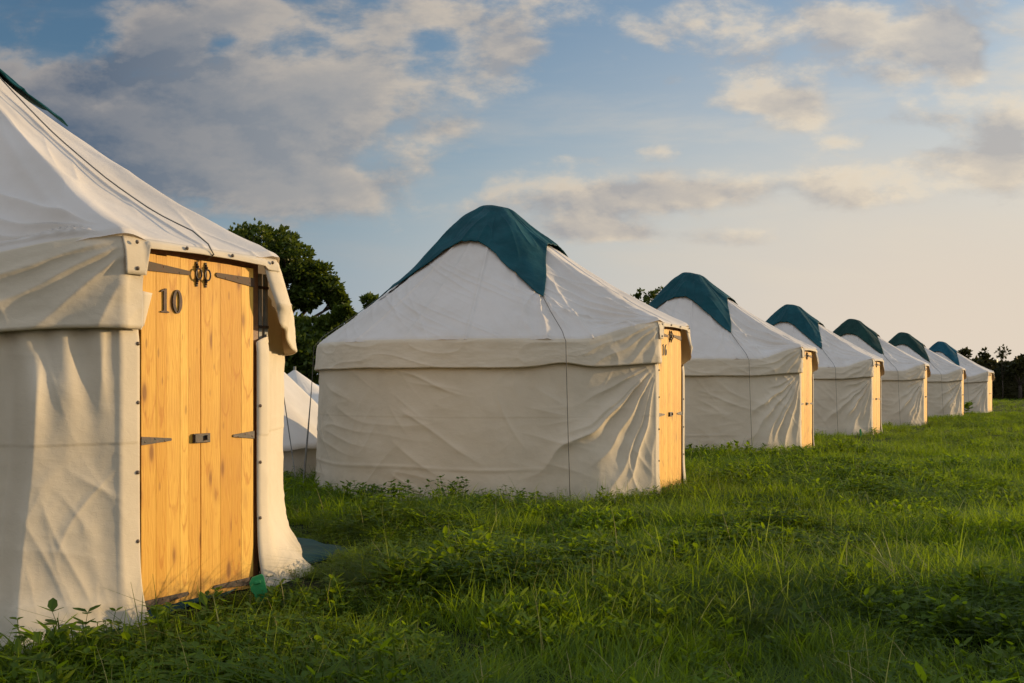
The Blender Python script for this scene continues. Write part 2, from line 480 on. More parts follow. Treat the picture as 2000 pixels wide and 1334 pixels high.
def lift(th):
    """how far the eave rises towards the door head"""
    a = np.abs(th); return .215 * (1 - ss(a, TC * .9, TC + R_(27)))


def fan(p, q, folds, wob=0.0, seed=0):
    """folds that spread from a point: p sideways, q away; each (angle from q, angular width, height, start, end)"""
    d = np.hypot(p, q); a = np.arctan2(p, q) + wob * gn(d * 2.2, a_dummy(p), seed)
    o = np.zeros_like(d)
    for al, w, h, d0, d1 in folds:
        env = ss(d, d0 * .4, d0 + .12) * (1 - ss(d, d1 * .6, d1))
        o += h * env * np.exp(-np.abs((a - al) / w) ** 1.2)
    return o


def a_dummy(p): return np.asarray(p) * 0.6


def cap_r(th, off):
    k = np.abs((th - off + math.pi / 4) % (math.pi / 2) - math.pi / 4)      # 0 at a corner, pi/4 midway
    f = 1 - k / (math.pi / 4)
    return .745 + .835 * f ** 2.8


def theta_samples(lo, hi, fine0, fine1, n_fine, n_rest):
    """angles lo..hi, dense between fine0 and fine1"""
    a = []
    if fine0 > lo: a += list(np.linspace(lo, fine0, max(3, int(n_rest * (fine0 - lo) / (hi - lo))), endpoint=False))
    a += list(np.linspace(fine0, fine1, n_fine, endpoint=False))
    a += list(np.linspace(fine1, hi, max(3, int(n_rest * (hi - fine1) / (hi - lo)))))
    return np.array(a)


def ellipse(cy, cz, ry, rz, n=28, a0=0, a1=2 * math.pi, closed=True):
    k = n if closed else n - 1
    return [(cy + ry * math.cos(a0 + (a1 - a0) * i / k), cz + rz * math.sin(a0 + (a1 - a0) * i / k)) for i in range(n)]


def digit_mb(ch, cy, cz, h, x):
    """a serif numeral of height h centred at (cy, cz), standing proud of the door"""
    b = MB(); s = h; x1 = x + .007

    def P(pts): return [(cy + px * s, cz + pz * s) for px, pz in pts]
    if ch == '1':
        b.prism(P([(-.07, -.42), (.10, -.42), (.10, .5), (.02, .5), (-.07, .42)]), x, x1)
        b.prism(P([(-.23, .33), (-.07, .40), (-.07, .47), (-.20, .40)]), x, x1)
        b.prism(P([(-.22, -.5), (.24, -.5), (.24, -.455), (.10, -.42), (-.07, -.42), (-.22, -.455)]), x, x1)
    elif ch == '0':
        b.ribbon(ellipse(cy, cz, .27 * s, .5 * s), ellipse(cy, cz, .10 * s, .44 * s), x, x1, True)
    elif ch == '6':
        b.ribbon(ellipse(cy, cz - .2 * s, .27 * s, .30 * s), ellipse(cy + .01 * s, cz - .2 * s, .11 * s, .23 * s), x, x1, True)
        o = [(-.27, -.2), (-.26, .05), (-.18, .3), (-.02, .45), (.2, .5)]; i = [(-.11, -.2), (-.1, .08), (-.05, .28), (.05, .41), (.2, .44)]
        b.ribbon(P(o), P(i), x + .0008, x1 + .0012)
    elif ch == '5':
        b.prism(P([(-.2, .36), (.22, .36), (.22, .5), (-.2, .5)]), x, x1)
        b.prism(P([(-.2, .02), (-.15, .02), (-.15, .36), (-.2, .36)]), x, x1)
        o = [(-.2, .02), (-.02, .12), (.16, .06), (.26, -.18), (.16, -.42), (-.02, -.5), (-.24, -.42)]
        i = [(-.15, -.02), (-.02, .05), (.06, -.02), (.10, -.18), (.05, -.36), (-.04, -.43), (-.22, -.34)]
        b.ribbon(P(o), P(i), x + .0008, x1 + .0012)
    elif ch == '4':
        b.prism(P([(.03, -.42), (.17, -.42), (.17, .5), (.08, .5), (.03, .42)]), x, x1)
        b.prism(P([(-.28, -.2), (-.22, -.2), (.03, .33), (.03, .42)]), x, x1)
        b.prism(P([(-.28, -.28), (.28, -.28), (.28, -.2), (-.28, -.2)]), x + .0008, x1 + .0012)
        b.prism(P([(-.06, -.5), (.26, -.5), (.26, -.46), (.17, -.42), (.03, -.42), (-.06, -.46)]), x, x1)
    return b


def stud_mb(p, n):
    """domed rivet at p with outward normal n"""
    b = MB(); n = Vector(n).normalized(); p = Vector(p)
    a = n.cross(Vector((0, 0, 1))).normalized(); c = n.cross(a)
    rows = [(.0105, 0), (.0100, .004), (.0065, .008), (.001, .0095)]
    P = np.array([[p + (a * math.cos(g) + c * math.sin(g)) * r + n * h for r, h in rows] for g in np.linspace(0, 2 * math.pi, 10, endpoint=False)])
    b.grid(P, closed=True)
    return b


def make_yurt(center, phi, label, cfg):
    rnd = random.Random(cfg['seed']); sd = cfg['seed'] * 100
    rz = phi - math.pi / 2
    root = empty("yurt", (center[0], center[1], cfg.get('z', 0.0)), rz, cfg.get('scale', 1.0))
    tag(root, label, "yurt", "yurts pitched in a row across the meadow")
    res = cfg['res']                       # mesh density
    seen0, seen1 = -R_(150), R_(60)
    # ---------------------------------------------------------- wall
    te = math.atan2(OP + .012, DD)
    th = theta_samples(-2 * math.pi + te, -te, -R_(165), -te, int(420 * res), int(140 * res) + 20)
    zz = np.concatenate([np.linspace(-.075, .25, int(26 * res) + 4, endpoint=False), np.linspace(.25, 1.62, int(96 * res) + 8, endpoint=False), np.linspace(1.62, 1.86, 6)])
    TH, ZZ = np.meshgrid(th, zz, indexing='ij')
    sgn = (TH + math.pi) % (2 * math.pi) - math.pi       # signed angle from the door
    right = sgn > 0                                      # far side of the door
    # the canvas edge right of the door falls away from the frame near the top
    retreat = np.where(right, cfg.get('gap', .35) * .30 * ss(ZZ, 1.42, 1.50) * np.exp(-((np.abs(sgn) - te) / .25) ** 2), 0)
    SG = np.where(right, sgn + retreat, sgn)
    rr = foot(SG)
    aa = np.linspace(0, math.pi, 1400); rf = foot(aa); px, py = rf * np.cos(aa), rf * np.sin(aa)
    cum = np.concatenate([[0], np.cumsum(np.hypot(np.diff(px), np.diff(py)))]); s_e = np.interp(te, aa, cum)
    S = np.interp(np.abs(SG), aa, cum) - s_e
    nx = np.gradient(py); ny = -np.gradient(px); nl = np.hypot(nx, ny); nx /= nl; ny /= nl
    NX = np.interp(np.abs(SG), aa, nx); NY = np.interp(np.abs(SG), aa, ny) * np.where(SG < 0, -1, 1)
    disp = cfg['wall'](S, ZZ, right, sd)
    hem = (1 - ss(S, WF - OP - .03, WF - OP + .0))
    disp = disp * ss(S, .03, .30) + .006 * hem * np.where(right, .2, 1)
    disp -= np.where(right, cfg.get('tuck', .04) * np.clip(S / .5, 0, 1) * (1 - ss(S, .8, 1.6)) * ss(ZZ, .02, .45), 0)
    disp += cfg.get('seam', .002) * ss(ZZ, .885, .892) * ss(S, .0, .02) - .012 * ss(ZZ, 1.35, 1.5)
    fl = cfg.get('flare', .09)
    disp += fl * np.exp(-np.maximum(ZZ, 0) / .12) * (.5 + .5 * ss(S, .0, .35)) * (1 + .8 * gn(S * 2.3, .3, sd + 7))
    base_wave = np.exp(-np.maximum(ZZ, 0) / .10) * .025 * gn(S * 3.1, 4.4, sd + 8)
    P = np.stack([rr * np.cos(SG) + NX * disp, rr * np.sin(SG) + NY * disp, np.minimum(ZZ, 1.655 + .95 * lift(SG)) + base_wave], -1)
    mb = MB(); mb.grid(P); mb.build("canvas_wall", M['canvas'], root, smooth=True, solid=.004)
    # ---------------------------------------------------------- roof
    thr = theta_samples(-math.pi, math.pi, seen0, seen1, int(480 * res), int(120 * res) + 16)[:-1]
    tt = np.concatenate([np.linspace(.02, .3, int(22 * res) + 4, endpoint=False), np.linspace(.3, 1.0, int(92 * res) + 10)])
    TR, T = np.meshgrid(thr, tt, indexing='ij')
    eave = foot(TR) + .035
    r = T * eave
    zb = prof(T * 2.17) + crown_tilt(r, TR) + lift(TR) * T ** 2.6
    side = np.abs(TR) - TC
    pl = r * np.sin(np.clip(side, -1.2, 1.5)); ql = (eave - r * np.cos(np.clip(side, -1.2, 1.5))) / .79
    left = (TR < 0)
    dr = np.where(left, 1.35, .25) * fan(pl, np.maximum(ql, 0.001), cfg['roof_folds'], .10, sd + 3) * ss(r, .55, .9)
    # folds running down from the cover's corner at 45 degrees
    pc = r * np.sin(np.clip(np.abs(TR) - cfg['corner'], -1.2, 1.2)); qc = r - 1.35
    dr += fan(pc, np.maximum(qc, .001), [(-.42, .07, .020, .1, 1.0), (-.15, .05, .018, .1, .9), (.22, .07, .030, .1, 1.1), (.6, .08, .020, .1, 1.0)], .2, sd + 4)
    n_raf = 20
    k = (TR * n_raf / (2 * math.pi)); kd = np.abs(k - np.round(k))
    dr += .010 * (np.exp(-(kd * r / .09) ** 2) - .4) * ss(T, .12, .3) * (1 - ss(T, .9, 1.0) * .6)
    seam = np.abs(k / 2 - np.round(k / 2)) * 2 * r * 2 * math.pi / n_raf
    dr += .0045 * (1 - ss(seam, .012, .02))
    dr += .010 * fbm(TR * 5, T * 4, sd + 11, 3) + .011 * crease(TR * r, T * 2.2, 1.1, 4.0, .8, sd + 12) * ss(T, .3, .5) + .010 * crease(TR * r, T * 2.2, 2.0, 4.4, .8, sd + 13) * ss(T, .3, .5)
    dr *= ss(T, .15, .40)
    door_ridge = np.exp(-((np.abs(TR) - TC * .95) / .055) ** 2) * ss(T, .25, .7) * .030
    dr += door_ridge - np.where(left, cfg.get('valley', .06), .0) * np.exp(-((np.abs(TR) - TC - .20) / .13) ** 2) * ss(T, .3, .75) * (1 - ss(T, .90, 1.0))
    P = np.stack([(r + dr * .55) * np.cos(TR), (r + dr * .55) * np.sin(TR), zb + dr * .83], -1)
    mb = MB(); mb.grid(P, closed=True)
    roof = mb.build("canvas_roof", M['roof'], root, smooth=True)
    eaveP = P[:, -1, :]
    # ---------------------------------------------------------- valance hanging from the eave
    tv = math.atan2(OP + .02, DD)
    thv = theta_samples(-2 * math.pi + tv, -tv, -R_(165), -tv, int(420 * res), int(140 * res) + 24)
    hh = np.linspace(0, 1, int(26 * res) + 5)
    TV, H = np.meshgrid(thv, hh, indexing='ij')
    sg = (TV + math.pi) % (2 * math.pi) - math.pi
    sv = np.interp(np.abs(sg), aa, cum) - s_e; rt = sg > 0
    ztop = 1.70 + lift(sg)
    zbot = 1.395 + .28 * lift(sg) + .012 * gn(sv * 1.6, .1, sd + 21) + cfg.get('sag', 0) * np.exp(-((sv - 1.3) / .25) ** 2)
    zbot = zbot + np.where(rt, .06 * np.exp(-(sv / .35) ** 2), 0)
    z = ztop + (zbot - ztop) * H
    flr = cfg.get('bulge', .05)
    off = .038 + .030 * H + np.where(rt, ss(sv, .35, .9), 1) * (.012 * gn(sv * 2.2, H * 1.5, sd + 22) * H + .006 * ridge(sv * 1.3 + H * 1.0, H * 1.2 - sv * .5, sd + 23, 3) + .004 * fbm(sv * 5, H * 4, sd + 24, 3))
    off += np.where(rt, flr * np.minimum(H / .66, (1.12 - H) / .46) * np.exp(-((sv - .16) / .17) ** 2), 0)
    off -= np.where(rt, 0, .030 * H * np.exp(-(sv / .15) ** 2))
    off += np.where(rt, 0, fan(sv, np.maximum(.35 * H, .001), [(1.0, .08, .016, .1, 1.2), (1.25, .06, .016, .15, 1.3), (1.42, .04, .012, .2, 1.5), (.6, .1, .012, .08, .6)], .1, sd + 25) * ss(sv, .04, .2))
    off *= ss(H, -.25, .15)
    off -= .012 * ss(H, .965, 1.0)
    e2 = np.where(rt, cfg.get('gap', .35) * .17 * H ** 1.5 * np.exp(-(sv / .35) ** 2), 0)    # its door-side edge swings away
    sg2 = sg + e2
    rv = foot(sg2) + off * 1.0
    NXv = np.interp(np.abs(sg2), aa, nx); NYv = np.interp(np.abs(sg2), aa, ny) * np.where(sg2 < 0, -1, 1)
    rb = foot(sg2)
    P = np.stack([rb * np.cos(sg2) + NXv * off, rb * np.sin(sg2) + NYv * off, z], -1)
    mb = MB(); mb.grid(P); mb.build("valance", M['canvas'], roof, smooth=True, solid=.004)
    # ---------------------------------------------------------- band above the door with a lug down its left side
    ys = np.linspace(-WF - .01, WF + .01, 90); hb = np.linspace(0, 1, 9)
    YB, HB = np.meshgrid(ys, hb, indexing='ij')
    zt = 1.70 + lift(np.arctan2(YB, DD)) - .002
    bot = 1.862 + .010 * np.cos(YB * 3.6) - .004 * gn(YB * 5, .2, sd + 31)
    bot = bot - .135 * (1 - ss(YB, -OP - .012, -OP + .004)) - .02 * ss(YB, OP + .01, OP + .05)
    zB = zt + (bot - zt) * HB
    xB = DD + .052 + .010 * HB + .006 * gn(YB * 4, HB * 2, sd + 32) - .018 * (1 - ss(HB, 0, .4))
    mb = MB(); mb.grid(np.stack([xB, YB, zB], -1)); mb.build("door_header_flap", M['canvas'], roof, smooth=True, solid=.004)
    # ---------------------------------------------------------- crown cover
    thc = np.linspace(-math.pi, math.pi, int(480 * max(res, .4)), endpoint=False); tc = np.linspace(0.01, 1, int(48 * max(res, .5)) + 6)
    TCg, Tc = np.meshgrid(thc, tc, indexing='ij'); off0 = cfg['corner']
    rc = cfg.get('cap_scale', 1.0) * cap_r(TCg, off0) * (1 + .02 * gn(TCg * 6, .5, sd + 41)) * Tc
    el = foot(TCg) + .035
    ph = (TCg - off0 + math.pi / 8) % (math.pi / 4) - math.pi / 8
    rp = rc * (1 - 1.25 * (1 - math.cos(math.pi / 8) / np.cos(ph)) * ss(rc, .08, .22) * (1 - ss(rc, .55, 1.1)))
    zc = prof(rp / el * 2.17) + crown_tilt(rc, TCg) + lift(TCg) * (rc / el) ** 2.6 + .022 + .006 * fbm(rc * np.cos(TCg) * 6, rc * np.sin(TCg) * 6, sd + 42, 3)
    kk = np.abs((TCg - off0 + math.pi / 4) % (math.pi / 2) - math.pi / 4)
    zc += .004 + cfg.get('peak', .042) * np.exp(-(kk / .20) ** 2) * ss(rc, .15, .5) * (1 - ss(rc, .9, 1.55))      # taut ridge towards each pulled corner
    zc += .018 * np.exp(-((kk - .42) / .05) ** 2) * ss(rc, .2, .5) - .012 * ss(kk, .5, .75) * ss(rc, .2, .5)
    zc += .02 * gn(TCg * 1.6, rc * 2, sd + 43) * ss(rc, .05, .3) + .002 * ss(Tc, .945, .955) + .016 * ridge(TCg * 3.5, rc * 1.2, sd + 44, 3) * ss(rc, .2, .5)
    mb = MB(); mb.grid(np.stack([rc * np.cos(TCg), rc * np.sin(TCg), zc], -1), closed=True)
    n_, m_ = TCg.shape
    ctr = len(mb.v); mb.v.append((0, 0, float(zc[:, 0].mean()))); mb.c.append(.5)
    for i in range(n_): mb.f.append((i * m_, ((i + 1) % n_) * m_, ctr))
    mb.build("crown_cover", M[cfg['cap']], root, smooth=True, solid=.008)
    # ---------------------------------------------------------- ropes from the cover's corners
    for cth in cfg['ropes']:
        g = MB(); pts = []
        for rq in np.linspace(.34 if abs(cth) < .2 else 1.5, float(foot(np.array(cth))) + .05, 18):
            e = float(foot(np.array(cth))) + .035
            zz_ = float(prof(rq / e * 2.17)) + float(lift(np.array(cth))) * min(rq / e, 1) ** 2.6 + .034 + .02 * ss(rq / e, .8, 1.0)
            pts.append((rq * math.cos(cth), rq * math.sin(cth), zz_))
        e = float(foot(np.array(cth)))
        if abs(cth) > .2:
            zt_ = 1.70 + float(lift(np.array(cth)))
            for rq, zq in ((e + .10, zt_ - .03), (e + .115, 1.40), (e + .16, .75), (e + .22, .0)):
                pts.append((rq * math.cos(cth), rq * math.sin(cth), zq))
        else:
            pts += [(DD + .062, .0, 1.915), (DD + .07, .02, 1.88), (DD + .02, .02, 1.85)]
        g.tube(pts, .0042, 6); g.build("guy_rope", M['rope'], root, smooth=True)
    # ---------------------------------------------------------- door: frame, two boarded leaves, ironwork
    fr = MB(); xf0, xf1 = DD - .075, DD - .028
    fr.box(xf0, xf1, -.485, -.418, 0.0, 1.90); fr.box(xf0, xf1, .418, .485, 0.0, 1.90)
    fr.box(xf0, xf1, -.418, .418, 1.855, 1.90); fr.box(xf0, DD - .004, -.418, .418, -.05, .016)
    fr.build("door_frame", M['frame'], root, bevel=.003)
    for sgn_, nm in ((-1, 'l'), (1, 'r')):
        lf = MB(); widths = [.098, .072, .095, .060, .087] if sgn_ < 0 else [.083, .062, .090, .078, .097]
        tot = sum(widths); y = -.414 if sgn_ < 0 else .003
        for wdt in widths:
            wd = wdt * (.411 / tot)
            lf.box(DD - .030, DD - .004 + rnd.uniform(-.0008, .0008), y + .0003, y + wd - .0003, .02 + rnd.uniform(0, .006), 1.848 + rnd.uniform(-.003, .003), rnd.random()); y += wd
        leaf = lf.build("door_leaf", M['wood'], root, bevel=.0008)
        ax = leaf.data.attributes.new("across", 'FLOAT', 'POINT'); ax.data.foreach_set('value', np.tile(np.array([-1, -1, 1, 1, -1, -1, 1, 1], np.float32), len(widths)))
        x0, x1 = DD - .0035, DD + .0025
        y_out = sgn_ * .418

        def strap(z, ln, h0, h1, mat, drop=0.0, nails=3, nm_="strap_hinge"):
            b = MB(); yt = y_out - sgn_ * ln
            poly = [(y_out, z - h0), (yt, z + drop - h1), (yt - sgn_ * h1 * .8, z + drop), (yt, z + drop + h1), (y_out, z + h0)]
            if sgn_ > 0: poly = poly[::-1]
            b.prism(poly, x0, x1)
            for q in range(nails):
                f = (q + .35) / nails; yy = y_out + (yt - y_out) * f; zq = z + drop * f + (h0 * .35 if q % 2 else -h0 * .3)
                P = np.array([[(x1 - .001 + hgt, yy + rr_ * math.cos(g_), zq + rr_ * math.sin(g_)) for rr_, hgt in ((.0055, 0), (.005, .002), (.001, .003))] for g_ in np.linspace(0, 2 * math.pi, 8, endpoint=False)])
                b.grid(P, closed=True)
            return b.build(nm_, mat, leaf)
        if sgn_ < 0: strap(1.785, .33, .026, .011, M['strap'], -.012)
        else: strap(1.765, .30, .026, .012, M['strap'], .018)
        hg = strap(.895, .20 if sgn_ < 0 else .17, .022, .007, M['iron'])
        strap(.060, .32, .024, .010, M['iron'], .012)
        # ring pull with finials
        yr = sgn_ * .033; zr = 1.772; b = MB()
        ring = [(x1 + .012, yr + .021 * math.cos(g_), zr + .029 * math.sin(g_)) for g_ in np.linspace(0, 2 * math.pi, 25)]
        b.tube(ring, .0048, 6, cap=False)
        for zq, rq in ((zr + .040, .010), (zr + .054, .006), (zr - .037, .008), (zr - .050, .006), (zr - .061, .004), (zr + .065, .004)):
            P = np.array([[(x1 - .002 + rq * 1.5 * math.sin(e_), yr + rq * math.cos(e_) * math.cos(g_), zq + rq * math.cos(e_) * math.sin(g_)) for e_ in np.linspace(0, 1.5, 4)] for g_ in np.linspace(0, 2 * math.pi, 10, endpoint=False)])
            b.grid(P, closed=True)
        b.box(x0, x1, yr - .006, yr + .006, zr - .066, zr + .068)
        b.build("ring_handle", M['iron'], leaf, smooth=False)
        if sgn_ < 0:
            hp = MB(); hp.box(x0 + .003, x1 + .006, -.064, .060, .868, .918); hp.box(x1 + .006, x1 + .020, .022, .034, .882, .908); hp.box(x1 + .006, x1 + .014, -.061, -.045, .872, .914)
            hp.build("hasp", M['iron'], leaf, bevel=.002)
            dg = cfg.get('digits', '')
            for i, ch in enumerate(dg):
                cyd = (-.262 + .088 * i) if len(dg) > 1 else -.30
                digit_mb(ch, cyd, 1.615, .125, x0).build("digit", M['digit'], leaf)
    # ---------------------------------------------------------- wall slats that show in the gap right of the door
    if cfg.get('lattice'):
        for yq in (.50, .535, .585):
            b = MB(); b.box(DD - .07, DD - .055, yq - .013, yq + .013, 1.43, 1.83, rnd.random()); b.build("wall_slat", M['slat'], root)
        for zq in (1.75, 1.52):
            b = MB(); b.box(DD - .053, DD - .048, .487, .60, zq - .008, zq + .008); b.build("slat_binding", M['iron'], root)
        # folded tab of canvas between the valance end and the door
        b = MB(); Pq = []
        for i, f in enumerate(np.linspace(0, 1, 12)):
            zq = 1.475 + .175 * f; Pq.append([(DD + .012, -.455, zq), (DD + .016 + .004 * f, -.43, zq), (DD + .020, -.418 + .055 * f, zq - .006 * f)])
        b.grid(np.array(Pq)); b.build("canvas_tab", M['canvas'], root, smooth=True, solid=.003)
    # ---------------------------------------------------------- studs along the hems
    if cfg.get('studs'):
        for zq in (1.385, 1.09, .74, .395, .06): stud_mb((DD + .012, -.452, zq), (1, 0, 0)).build("stud", M['stud'], root, smooth=True)
        for zq in (1.06, .735, .415, .10): stud_mb((DD + .012, .455, zq), (1, 0, 0)).build("stud", M['stud'], root, smooth=True)
        for yq, zq in ((-.505, 1.885), (-.50, 1.755), (-.17, 1.892), (.17, 1.89), (.50, 1.885)): stud_mb((DD + .064, yq, zq), (1, 0, 0)).build("stud", M['stud'], root, smooth=True)
    return root


def wall_generic(folds, amp=1.0, seed_off=0):
    def fn(S, Z, right, sd):
        d = np.where(right, .5, 1.9) * fan(S - .05, np.maximum(1.47 - Z, .001), folds, .10, sd + 51)
        calm = ss(S, .5, 1.6)
        d += np.where(right, 0, .075 * ss(S, .12, .95) * ss(1.25 - Z, 0, 1.0) - .05 * ss(S, .9, 1.8) * ss(1.25 - Z, 0, 1.0))
        d += amp * (.030 * gn(S * .9, Z * 1.3, sd + 52) + .012 * crease(S, Z, .35, 3.0, .5, sd + 53) * calm + .009 * crease(S, Z, .12, 3.6, .5, sd + 61) * calm + .009 * crease(S, Z, .9, 4.0, .7, sd + 62) + .003 * crease(S, Z, -.5, 2.4, .6, sd + 58) * calm + .006 * fbm(S * 2.4, Z * 3.0, sd + 54, 4)
                    + .005 * crease(S, Z, -1.0, 3.4, .8, sd + 55) + .004 * crease(S, Z, .05, 3.0, .5, sd + 59, 4))
        d += .005 * np.exp(-((Z - .36 - .04 * gn(S * .8, .2, sd + 56)) / .02) ** 2) * ss(S, 1.2, 2.0) + .005 * ss(Z, .28, .42) * ss(S, 1.0, 1.8)
        d += .03 * np.sin(np.clip(Z / 1.4, 0, 1) * math.pi) * ss(S, .3, 1.2) * (.4 + gn(S * .7, .9, sd + 57))
        return d
    return fn


def wall_ten(S, Z, right, sd):
    """hanging folds below the valance, a deep crease a little way left of the door"""
    t = np.clip((1.42 - Z) / 1.4, 0, 1)
    x0 = .47 + .12 * t + .03 * gn(Z * 2.2, .4, sd)      # crest of the deep crease, drifting away from the door
    up = .085 * np.clip((S - .12) / (x0 - .12), 0, 1) ** 1.2
    d = np.where(right, 0, np.where(S < x0, up, .085 - .10 * ss(S, x0, x0 + .10) + .06 * ss(S, x0 + .12, x0 + .5)))
    d = d * (1 - .85 * ss(Z, 1.12, 1.40))
    hang = 1 - ss(1.45 - Z, .0, .75)
    d += hang * (.017 * np.cos(S * 34 + 2.0 * gn(S * 2, Z * 1.2, sd + 1)) + .012 * gn(S * 9, Z * .8, sd + 2)) * ss(S, .1, .22) * np.where(right, .3, 1)
    d += .009 * gn(S * 2.4, Z * 1.2, sd + 3) + .010 * crease(S, Z, 1.25, 5.0, .9, sd + 4) + .008 * crease(S, Z, .7, 5.5, 1.0, sd + 14) + .006 * crease(S, Z, 1.5, 7.0, 1.0, sd + 15) + .006 * crease(S, Z, -.9, 4.0, .9, sd + 6) + .005 * crease(S, Z, .1, 3.5, .7, sd + 9) + .003 * fbm(S * 6, Z * 6, sd + 5, 3)
    d += np.where(right, 0, .05 * ss(.22 - Z, 0, .22) * ss(S, .15, .7)) + .010 * np.exp(-((Z - .10 - .04 * gn(S * 3, .2, sd)) / .03) ** 2)
    d += np.where(right, .06 * np.exp(-((S - .5) / .2) ** 2) * ss(.45 - Z, 0, .45), 0)
    return d


rf_a = [(.22, .045, .020, .25, 1.9), (.42, .05, .028, .2, 1.7), (.62, .06, .030, .2, 1.5), (.80, .05, .024, .2, 1.3), (.98, .06, .026, .15, 1.1), (1.2, .07, .022, .15, .9)]


def rand_folds(seed, base):
    r = random.Random(seed)
    return [(a + r.uniform(-.06, .06), w * r.uniform(.8, 1.3), h * r.uniform(.6, 1.25), d0 * r.uniform(.8, 1.4), d1 * r.uniform(.8, 1.15)) for a, w, h, d0, d1 in base]


wf = [(.12, .05, .026, .25, 1.5), (.33, .05, .030, .2, 1.7), (.52, .045, .026, .25, 1.9), (.70, .05, .034, .2, 1.95), (.88, .045, .028, .25, 2.0), (1.05, .05, .022, .3, 1.6), (1.24, .05, .016, .25, 1.2)]
Q = math.pi / 4


def from_corner(P, phi, s=1.0):
    N_ = (math.sin(phi), -math.cos(phi)); T_ = (math.cos(phi), math.sin(phi))
    return (P[0] - s * (DD * N_[0] + WF * T_[0]), P[1] - s * (DD * N_[1] + WF * T_[1]))


YC = []
phi10 = R_(62)
L = (-1.976, 5.74)
S10 = 1.058
c10 = (L[0] - S10 * (DD * math.sin(phi10) - .414 * math.cos(phi10)), L[1] - S10 * (-DD * math.cos(phi10) - .414 * math.sin(phi10)))
YC.append(c10)
make_yurt(c10, phi10, "nearest cream canvas yurt with a wide wooden double door numbered 10",
          dict(seed=3, res=2.0, wall=wall_ten, roof_folds=rand_folds(5, [(.30, .06, .03, .25, 2.2), (.50, .06, .035, .2, 2.0), (.75, .06, .038, .2, 1.8), (.95, .06, .034, .2, 1.6), (1.15, .06, .030, .15, 1.4), (1.33, .05, .022, .15, 1.2)]),
               corner=Q + .10, cap_scale=.47, peak=.0, valley=.115, tuck=.075, seam=.004, cap='teal', ropes=(0.0,), digits='10', lattice=True, studs=True, scale=S10, z=-.035, gap=.30, bulge=.055, flare=.15))
rows = [
    ((2.04, 12.67), 64, "canvas yurt with door number 16, second nearest in the row, dark teal crown cover", dict(res=1.7, cap='teal', digits='16', studs=True, sag=.05)),
    ((5.69, 20.25), 61, "third yurt along the row, standing right behind yurt 16, door number half hidden", dict(res=1.1, cap='teal', digits='4')),
    ((9.66, 28.1), 58, "fourth yurt along the row with a small green peg in front of its wall", dict(res=.6, cap='teal', digits='5')),
    ((13.3, 34.4), 62.5, "fifth yurt along the row, very dark green crown cover, door seen nearly edge-on", dict(res=.5, cap='dkgreen', bulge=.09)),
    ((18.04, 42.9), 62, "sixth yurt along the row, second from the far end, dark green crown cover", dict(res=.45, cap='dkgreen', bulge=.08)),
    ((22.9, 51.2), 53, "farthest and smallest yurt at the end of the row, blue-teal crown cover, beside the hedge", dict(res=.4, cap='blue', bulge=.09)),
]
for i, (P, ph, lab, kw) in enumerate(rows):
    c = from_corner(P, R_(ph)); YC.append(c)
    cfg = dict(seed=11 + i * 7, wall=wall_generic(rand_folds(40 + i, wf)), roof_folds=rand_folds(60 + i, rf_a), corner=Q, ropes=(-Q, -3 * Q), flare=.07)
    cfg.update(kw)
    make_yurt(c, R_(ph), lab, cfg)


# ------------------------------------------------------------------ groundsheets peeping out under two yurts
def groundsheet(c, base_r, bumps, z, label, seed):
    n = 120; m = 10; pts = np.zeros((n, m, 3))
    for i in range(n):
        a = 2 * math.pi * i / n; rr = base_r + .04 * float(gn(np.array(a * 3), np.array(.3), seed))
        for ba, bw, bh in bumps:
            dlt = (a - ba + math.pi) % (2 * math.pi) - math.pi; rr += bh * math.exp(-(dlt / bw) ** 2)
        for j in range(m):
            f = j / (m - 1); r_ = 1.6 + (rr - 1.6) * f
            x = c[0] + r_ * math.cos(a); y = c[1] + r_ * math.sin(a)
            pts[i, j] = (x, y, float(ground_z(x, y)) + z + .028 * float(gn(np.array(x * 6), np.array(y * 6), seed)) * (1 if j else 0) - (.03 if j == m - 1 else 0))
    b = MB(); b.grid(pts, closed=True); o = b.build("groundsheet", M['sheet'], None, smooth=True, solid=.004)
    tag(o, label, "groundsheet", "groundsheets under the yurts"); return o


groundsheet(c10, 2.32, [(R_(14), .20, .40), (R_(-60), .40, .27)], .045, "dark teal groundsheet spreading out from under yurt 10", 4)
groundsheet(YC[1], 2.1, [(R_(217), .12, .55)], .05, "teal groundsheet corner sticking out at the left foot of yurt 16", 5)
groundsheet(YC[2], 2.14, [(R_(-60), .7, .12)], .05, "dark groundsheet edge along the foot of the yurt right behind yurt 16", 6)


